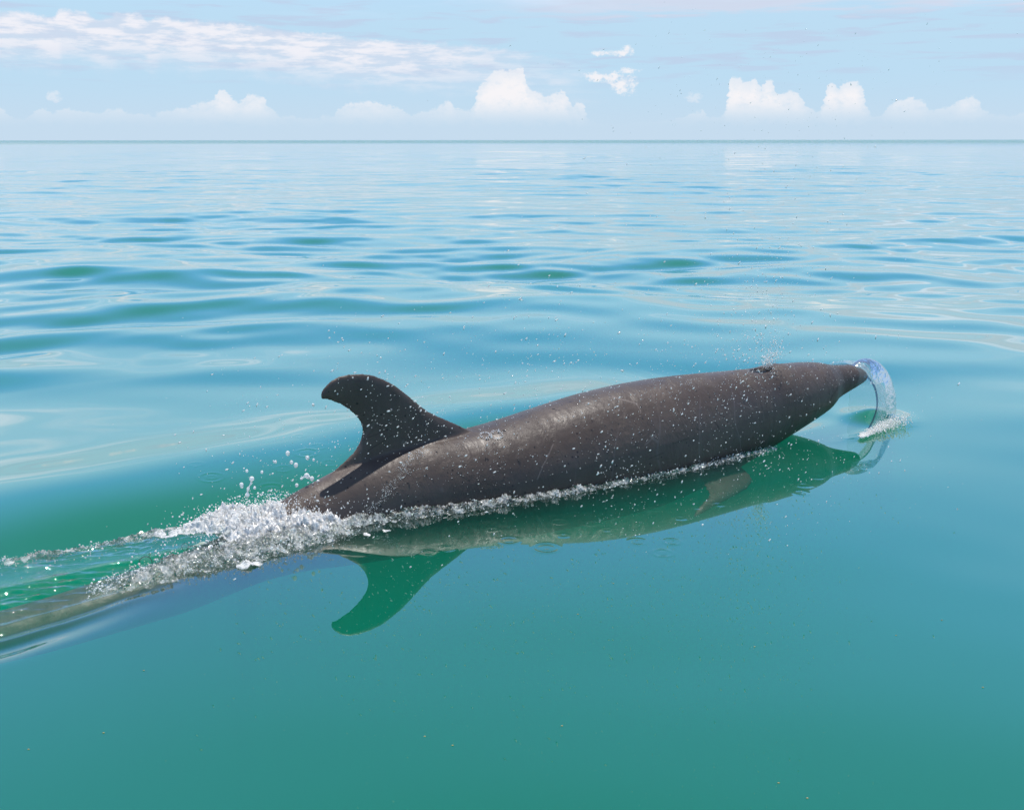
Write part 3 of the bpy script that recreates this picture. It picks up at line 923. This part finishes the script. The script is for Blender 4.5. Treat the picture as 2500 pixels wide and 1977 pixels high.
# broken crest along the far side of the tail wake
def crest_h(S_, T_):
    tc_ = np.interp(S_, TC_S, TC_T)
    a, b = churn(S_, T_, 1.2, 9)
    m_ = np.exp(-((T_ - tc_ + 0.008) / 0.035) ** 2) * sst(S_, 1.30, 1.5) * (0.75 + 0.9 * gn(S_ * 5, S_ * 0 + 2, 71)) + 0.3 * fbm(S_ * 14, T_ * 14, 13, 3) - 0.34
    hz = 0.032 * m_ * (0.5 + 0.9 * (0.5 - a)) + 0.010 * b * sst(m_, 0, .3)
    return np.where(m_ > 0, hz, -0.02), 0.008 * fbm(S_ * 25, T_ * 25, 240, 3), 0.008 * fbm(S_ * 25, T_ * 25, 250, 3)


f3 = foam_patch('crest_foam', 1.25, 2.3, -0.05, 0.25, 0.0035, crest_h, M_FOAM2)
tag(f3, 'thin broken foam crest along the far edge of the tail wake', 'foam', kind='stuff')


# line of turbulent water against the near flank
def line_h(S_, T_):
    w_ = np.interp(S_, SS, WW)
    wid = np.interp(S_, [2.6, 3.0, 3.6, 4.0, 4.4, 4.75, 5.0], [.030, .034, .022, .013, .015, .018, .010])
    a, b = churn(S_, T_, 1.3, 17)
    m_ = np.exp(-((T_ + w_ + 0.015) / wid) ** 2) * sst(S_, 2.55, 2.7) * sst(S_, 5.0, 4.85) * (0.95 + 0.6 * gn(S_ * 8, S_ * 0, 72)) + 0.30 * fbm(S_ * 13, T_ * 20, 15, 3) - 0.2
    amp = np.interp(S_, [2.6, 3.6, 4.2, 5.0], [.040, .030, .022, .024])
    hz = amp * m_ * (0.5 + 0.9 * (0.5 - a)) + 0.010 * b * sst(m_, 0, .3)
    return np.where(m_ > 0, hz, -0.02), 0.008 * fbm(S_ * 25, T_ * 25, 260, 3), 0.008 * fbm(S_ * 25, T_ * 25, 270, 3)


f4 = foam_patch('waterline_foam', 2.5, 5.05, -0.38, -0.08, 0.0036, line_h, M_FOAM2)
tag(f4, 'narrow line of glassy foam where the near flank meets the water', 'foam', kind='stuff')

# fine froth: thousands of little bubbles on those patches
def froth(name, n, sfun, label, mat, r0=.0018, r1=.006, lift=.03, base=ICO1):
    s, t = sfun(n)
    P = from_st(s, t, 0 * s)
    z = sea_z(P[:, 0], P[:, 1])
    rr_ = r0 * (r1 / r0) ** (rng.random(n) ** 2.2)
    P[:, 2] = z + lift * rng.random(n) ** 1.5
    o = scatter(name, P, rr_, mat, base)
    return tag(o, label, 'froth', kind='stuff')


def near_line(n):
    s = 2.6 + 2.35 * rng.random(n) ** 1.6
    return s, -np.interp(s, SS, WW) - 0.012 + rng.normal(0, 1, n) * np.interp(s, [2.6, 3.4, 4.2, 5], [.026, .02, .012, .012])


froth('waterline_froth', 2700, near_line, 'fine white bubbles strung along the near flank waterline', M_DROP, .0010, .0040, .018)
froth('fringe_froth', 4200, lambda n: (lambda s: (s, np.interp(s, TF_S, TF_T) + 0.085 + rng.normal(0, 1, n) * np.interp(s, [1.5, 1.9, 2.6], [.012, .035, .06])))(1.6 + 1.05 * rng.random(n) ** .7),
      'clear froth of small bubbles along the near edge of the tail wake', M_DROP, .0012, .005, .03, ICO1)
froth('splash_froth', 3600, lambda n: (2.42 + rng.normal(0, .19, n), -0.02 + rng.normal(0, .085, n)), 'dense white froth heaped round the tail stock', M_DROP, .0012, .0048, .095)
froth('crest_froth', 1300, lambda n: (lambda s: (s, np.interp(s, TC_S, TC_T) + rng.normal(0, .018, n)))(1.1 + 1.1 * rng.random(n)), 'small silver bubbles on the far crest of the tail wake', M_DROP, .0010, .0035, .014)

# big bubbles riding in the fringe, each one a thing
bub = [(565, 1312, .030), (542, 1332, .020), (598, 1335, .022), (470, 1350, .022), (452, 1340, .014), (490, 1362, .013), (355, 1378, .024), (385, 1375, .014), (410, 1362, .017), (325, 1398, .014), (300, 1406, .010), (432, 1372, .012), (545, 1300, .018), (640, 1320, .014)]
blab = ['largest clear bubble riding in the foam beside the tail', 'clear bubble touching the lower left of the largest bubble', 'clear bubble to the lower right of the largest bubble', 'wide clear bubble in the middle of the near foam edge',
        'small bubble just left of the middle foam edge', 'small bubble just right of and below the middle foam edge bubble', 'wide clear bubble at the left end of the near foam edge', 'small bubble second from the left wide bubble',
        'round bubble between the left end and the middle of the foam edge', 'small silver bubble trailing left of the wide end bubble', 'tiny silver bubble at the very left tip of the foam', 'small bubble under the middle of the foam edge',
        'clear bubble against the upper left of the largest bubble', 'rightmost clear bubble in the foam below the white splash']
dome_v, dome_f = ICO3
b_me = None
for (bx, by, br), lb in zip(bub, blab):
    g2 = cam_ground(bx, by, 0.06)
    z = float(sea_z(g2[0], g2[1])[0])
    g2 = cam_ground(bx, by, z + br * .5)
    if b_me is None:
        o = mesh_obj('bubble', dome_v, dome_f, M_BUB); b_me = o.data
    else:
        o = bpy.data.objects.new('bubble', b_me); col.objects.link(o)
    o.scale = (br, br, br); o.location = (g2[0], g2[1], z + br * 0.35 + 0.012)
    tag(o, lb, 'bubble', 'clear bubbles in the foam beside the tail')


# larger drops and jets thrown up by the splash and off the fin
def blob_chain(name, pts, label, group=None):
    """pts: (px, py, radius m) strung together at the splash's distance; smoothed into one liquid shape"""
    P = []
    Yd = pts[0][3]
    f = 2600.0; th = R(PITCH)
    for (a_, b_, r_, _) in pts:
        u = (a_ - 1250) / f; v = (988.5 - b_) / f
        d = np.array([u, math.cos(th) + v * math.sin(th), -math.sin(th) + v * math.cos(th)])
        P.append(np.array([0, 0, CAM_H]) + d * (Yd / d[1]))
    C, Rd = [], []
    for i in range(len(P)):
        C.append(P[i]); Rd.append(pts[i][2])
        if i + 1 < len(P):
            L = np.linalg.norm(P[i + 1] - P[i]); n = max(1, int(L / 0.004))
            for k in range(1, n):
                w_ = k / n
                C.append(P[i] * (1 - w_) + P[i + 1] * w_)
                Rd.append((pts[i][2] * (1 - w_) + pts[i + 1][2] * w_) * (1 - 0.5 * math.sin(math.pi * w_)))
    loc_ = P[0]
    C = np.array(C); Rd = np.array(Rd)
    if len(C) == 1:
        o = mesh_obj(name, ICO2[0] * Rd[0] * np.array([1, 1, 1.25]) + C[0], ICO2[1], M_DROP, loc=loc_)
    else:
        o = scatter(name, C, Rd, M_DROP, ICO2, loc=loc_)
        md = o.modifiers.new('r', 'REMESH'); md.mode = 'VOXEL'; md.voxel_size = 0.0022; md.use_smooth_shade = True
        ms = o.modifiers.new('s', 'SMOOTH'); ms.iterations = 3
    return tag(o, label, 'water drop' if len(pts) == 1 else 'water jet', group)


Ys = 4.15
blob_chain('water_jet', [(603, 1208, .010, Ys), (605, 1192, .007, Ys), (612, 1180, .005, Ys), (614, 1168, .011, Ys)], 'thin white water jet with a round head at the left of the splash')
blob_chain('water_jet', [(590, 1188, .007, Ys), (589, 1182, .009, Ys)], 'short thick blob of water beside the left jet of the splash')
blob_chain('water_jet', [(735, 1168, .006, Ys), (748, 1160, .011, Ys), (752, 1164, .009, Ys)], 'bent white blob of water above the middle of the splash')
blob_chain('water_jet', [(820, 1218, .010, Ys), (814, 1205, .008, Ys), (813, 1190, .007, Ys)], 'upright white water jet in front of the dark tail stock')
blob_chain('water_jet', [(822, 1222, .006, Ys), (832, 1214, .007, Ys), (838, 1210, .010, Ys)], 'leaning white water jet at the right end of the splash')
DR = [(761, 1168, .009, 'round drop right beside the bent blob above the splash'), (722, 1135, .009, 'largest free drop above the splash'), (711, 1128, .007, 'drop just left of the largest free drop'),
      (750, 1117, .008, 'drop high above the splash nearest the fin base'), (702, 1106, .009, 'highest drop above the splash'), (672, 1127, .006, 'small drop level with the largest one, far left of it'),
      (639, 1152, .006, 'small drop between the left jet and the free drops'), (602, 1149, .006, 'small drop above and left of the left jet'), (776, 1175, .007, 'drop against the tail stock ridge'), (724, 1184, .007, 'flattened drop just above the crest of the splash'),
      (621, 1190, .006, 'small drop right of the left jet'), (764, 988, .006, 'clear drop falling from the tip of the dorsal fin'), (765, 1122, .005, 'small drop beside the highest drops near the fin')]
for a_, b_, r_, lb in DR:
    blob_chain('water_drop', [(a_, b_, r_, 4.36 if b_ == 988 else Ys)], lb, 'drops thrown up by the splash')

# two crowns of water where drops hit the flank
for (px_, py_, rr0, lb) in [(1211, 1064, .030, 'larger ring of water splashing up from the flank in front of the fin'), (1185, 1065, .024, 'smaller ring of water splashing on the flank, nearest the fin')]:
    c0_, n0_ = hit(px_, py_)
    q_ = n0_.to_track_quat('Z', 'Y').to_matrix()
    nq = 46
    a_ = rng.random(nq) * 6.283
    L_ = np.stack([np.cos(a_) * rr0 * (1 + .1 * rng.normal(0, 1, nq)), np.sin(a_) * rr0 * .8 * (1 + .1 * rng.normal(0, 1, nq)), .003 + .006 * rng.random(nq)], -1)
    W_ = L_ @ np.array(q_).T + np.array(c0_)
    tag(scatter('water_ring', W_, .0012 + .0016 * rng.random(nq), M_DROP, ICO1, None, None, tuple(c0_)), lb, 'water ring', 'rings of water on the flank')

# blow: fine spray from the blowhole drifting back over the body
def spray():
    bp = from_st(np.array(5.02), np.array(0.0), np.array(0.36))
    out = []
    # jet
    n = 1900
    h = rng.exponential(.17, n)
    out.append(np.stack([bp[0] + .02 + h * .10 + rng.normal(0, 1, n) * (.012 + .20 * h), bp[1] + rng.normal(0, 1, n) * (.02 + .25 * h), bp[2] + h], -1))
    # tall plume
    n = 2300
    h = rng.random(n) ** 1.5 * 1.7
    out.append(np.stack([bp[0] - .05 + rng.normal(0, 1, n) * (.10 + .27 * h), bp[1] + rng.normal(0, .3, n), bp[2] + h], -1))
    # drift back along the body
    n = 5600
    a = rng.random(n) ** .9
    x = bp[0] + .1 - 2.4 * a + rng.normal(0, .15, n)
    y = 4.3 + .3 * x + rng.normal(0, .28, n)
    z = .04 + np.abs(rng.normal(0, 1, n)) * (.62 - .30 * a)
    out.append(np.stack([x, y, z], -1))
    n = 420
    x = rng.uniform(-.6, 2.0, n)
    out.append(np.stack([x, 4.0 + .35 * x + rng.normal(0, .3, n), .02 + rng.random(n) * .7], -1))
    n = 260   # near side, over the dark reflection
    x = rng.uniform(.3, 2.0, n)
    out.append(np.stack([x, 4.2 + .5 * (x - .3) - rng.random(n) * .9, .01 + rng.random(n) * .12], -1))
    P = np.concatenate(out)
    # the spray hangs in loose clusters
    cl = gn(P[:, 0] * 3.1, P[:, 2] * 3.1 + P[:, 1] * 2.0, 88) + 0.6 * gn(P[:, 0] * 9, P[:, 2] * 9 + P[:, 1] * 5, 89)
    keep = rng.random(len(P)) < np.clip(0.50 + 1.3 * cl, 0.12, 1)
    return P[(P[:, 2] > 0.01) & keep]


SP = spray()
rs = 0.0010 * (4.4) ** (rng.random(len(SP)) ** 2.9) * np.interp(SP[:, 2], [.9, 1.6], [1, .75])
stv = np.stack([1 + 1.6 * rng.random(len(SP)), np.ones(len(SP)) * .85, np.full(len(SP), .8)], -1)
tlt = np.where(rng.random(len(SP)) < .8, R(32), R(75)) + rng.normal(0, .25, len(SP)) + np.clip(SP[:, 0] - .4, 0, 1) * .5
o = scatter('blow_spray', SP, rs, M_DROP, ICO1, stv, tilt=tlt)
tag(o, 'fine white spray blown from the blowhole and drifting over the back', 'spray', kind='stuff')

# beads of water shining on the skin (in the streak behind the fin and scattered)
def beads():
    n = 900
    s = np.concatenate([rng.uniform(2.75, 5.7, n), np.zeros(420)])
    phi = np.concatenate([rng.uniform(-1.35, .9, n), np.zeros(420)])
    k = np.arange(420) / 420.0
    s[n:] = 3.02 - .28 * k + rng.normal(0, .018, 420) + .02 * np.sin(k * 20)
    phi[n:] = -.35 - 1.05 * k + rng.normal(0, .03, 420)
    W_ = np.interp(s, SS, WW); H_ = np.interp(s, SS, hh); Z_ = np.interp(s, SS, zc)
    P = from_st(s, W_ * np.sin(phi) * 1.003, Z_ + H_ * np.cos(phi) * 1.003)
    r = .0009 * 2.6 ** (rng.random(len(s)) ** 3)
    keep = P[:, 2] > 0.03
    return P[keep], r[keep]


bp_, br_ = beads()
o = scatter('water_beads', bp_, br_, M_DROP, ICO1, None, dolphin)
o['kind'] = 'stuff'

# ------------------------------------------------------------------ glassy bow wave folded over the snout
nu, nvv = 90, 110
uu = np.linspace(0, 1, nu)[:, None]; vv = np.linspace(0, 2 * np.pi, nvv, endpoint=False)[None, :]
Cs, Ct = 5.80, -0.02
# bell: apex above the snout, skirt spreading to the water on the right and towards the camera
rs_ = 0.20 * np.sin(uu * np.pi / 2) ** 0.9 * (1 + 0 * vv)
rs_ = rs_ * (1 + 0.25 * np.cos(vv - 0.0) * uu + 0.03 * np.sin(vv * 5) * uu)
zz_ = 0.325 * np.cos(uu * np.pi / 2) ** 0.8 - 0.02 * uu + 0 * vv
P = from_st(Cs + rs_ * np.cos(vv) * 1.05, Ct + rs_ * np.sin(vv) * 0.62, zz_ + 0.003 * np.sin(vv * 14 + uu * 5) * uu)
bow = bpy.data.objects.new('bow_wave', None); col.objects.link(bow)
bl = from_st(np.array(Cs), np.array(Ct), np.array(0.0)); bow.location = tuple(bl)
tag(bow, 'thin glassy sheet of water folding over the snout', 'bow wave')
Fq = grid_faces(nu, nvv, wrap=True)
_c = np.cos(vv) + 0 * uu; _u = uu + 0 * vv
_open = ((_c < 0.25) & (_u > 0.60)).ravel()
Fq = Fq[~_open[Fq].any(1)]
mesh_obj('water_sheet', P.reshape(-1, 3), Fq, M_SHEET, bow)
# the falling front of the sheet: from its outer rim to the inner band painted dark for the refracted snout
def cam_at(px_, py_, Yd):
    f = 2600.0; th = R(PITCH); u_ = (px_ - 1250) / f; v_ = (988.5 - py_) / f
    d = np.array([u_, math.cos(th) + v_ * math.sin(th), -math.sin(th) + v_ * math.cos(th)])
    return np.array([0, 0, CAM_H]) + d * (Yd / d[1])


OUT = [(2020, 889, 5.76), (2060, 880, 5.84), (2095, 885, 5.92), (2128, 906, 5.98), (2150, 935, 5.98), (2170, 965, 5.95), (2182, 990, 5.88), (2188, 1014, 5.80), (2180, 1030, 5.70)]
INN = [(2030, 892, 5.74), (2065, 889, 5.76), (2096, 897, 5.78), (2116, 915, 5.78), (2134, 938, 5.76), (2142, 965, 5.72), (2143, 992, 5.68), (2136, 1020, 5.62), (2122, 1048, 5.52)]
IN2 = [(2030, 893, 5.73), (2064, 892, 5.74), (2092, 901, 5.75), (2108, 921, 5.75), (2125, 943, 5.73), (2133, 968, 5.69), (2134, 992, 5.65), (2127, 1018, 5.59), (2114, 1046, 5.50)]


def to3(L):
    return np.array([cam_at(*q_) for q_ in L])


def spl(P, n):
    k = np.linspace(0, len(P) - 1, n); o_ = []
    for x_ in k:
        i_ = int(min(x_, len(P) - 2)); f_ = x_ - i_
        p0, p1, p2, p3 = P[max(i_ - 1, 0)], P[i_], P[i_ + 1], P[min(i_ + 2, len(P) - 1)]
        o_.append(0.5 * (2 * p1 + (p2 - p0) * f_ + (2 * p0 - 5 * p1 + 4 * p2 - p3) * f_ ** 2 + (3 * p1 - p0 - 3 * p2 + p3) * f_ ** 3))
    return np.array(o_)


def ribbon(name, A_, B_, mat, bulge, m_=26, n_=120):
    A_, B_ = spl(to3(A_), n_), spl(to3(B_), n_)
    w_ = np.linspace(0, 1, m_)[None, :, None]
    G = A_[:, None] * (1 - w_) + B_[:, None] * w_
    k_ = np.sin(np.pi * np.linspace(0, 1, m_))[None, :]
    tt = np.linspace(0, 1, n_)[:, None]
    wob = 0.004 * fbm(tt * 6 + 0 * k_, (np.linspace(0, 1, m_)[None, :] * 5 + tt * 0), 401, 3) + 0.003 * sst(tt, .65, 1) * gn(np.linspace(0, 1, m_)[None, :] * 18 + 0 * tt, tt * 3 + 0 * k_, 402)
    G[..., 0] += bulge * k_ * .3; G[..., 1] -= bulge * k_ + wob; G[..., 2] += bulge * k_ * .5 + wob * .5
    mesh_obj(name, G.reshape(-1, 3), grid_faces(n_, m_), mat, bow)


ribbon('sheet_front', OUT, INN, M_FRONT, 0.005)
ribbon('snout_refraction_band', INN, [tuple((a_ + b_) / 2 for a_, b_ in zip(p_, q_)) for p_, q_ in zip(INN, IN2)], M_REFRACT, 0.004, 8)  # dark strip imitating the snout's refraction along the sheet
# foam at its foot
nf = 2600
q = rng.random(nf) ** .8
p0 = cam_ground(2208, 1028); p1 = cam_ground(2100, 1068)
cxy = p0[None] * (1 - q[:, None]) + p1[None] * q[:, None]
wid = (0.030 * (1 - q) + .010)
cxy = cxy + rng.normal(0, 1, (nf, 2)) * wid[:, None] * np.array([.7, 1.0])
zf = rng.random(nf) ** 1.5 * .05 * (1 - q) + .004
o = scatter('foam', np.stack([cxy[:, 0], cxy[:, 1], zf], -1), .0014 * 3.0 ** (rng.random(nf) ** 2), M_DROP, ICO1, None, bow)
o['kind'] = 'stuff'

# tiny yellow specks floating on the foreground water
sp = [(350, 1634), (252, 1789), (69, 1831), (1371, 1767), (1900, 1907), (2188, 1538), (2400, 1667), (1842, 1568), (1410, 1495), (1497, 1421), (1104, 1818), (1970, 1945), (1036, 1796), (2300, 1500)]
C = []
for a_, b_ in sp:
    g2 = cam_ground(a_, b_); C.append((g2[0], g2[1], float(sea_z(*g2)[0]) + .001))
o = scatter('floating_specks', np.array(C), np.full(len(C), .0022), M_SPECK, ICO1, np.tile([1.6, .8, .5], (len(C), 1)))
tag(o, 'tiny yellow specks floating on the foreground water', 'specks', kind='stuff')

# ------------------------------------------------------------------ render hints
scene.render.engine = 'CYCLES'
cy = scene.cycles
cy.max_bounces = 10
cy.transparent_max_bounces = 24
cy.glossy_bounces = 5
cy.diffuse_bounces = 3
cy.volume_bounces = 3
cy.caustics_reflective = False
cy.caustics_refractive = False
cy.sample_clamp_indirect = 4.0
scene.render.resolution_x = 1024
scene.render.resolution_y = 809
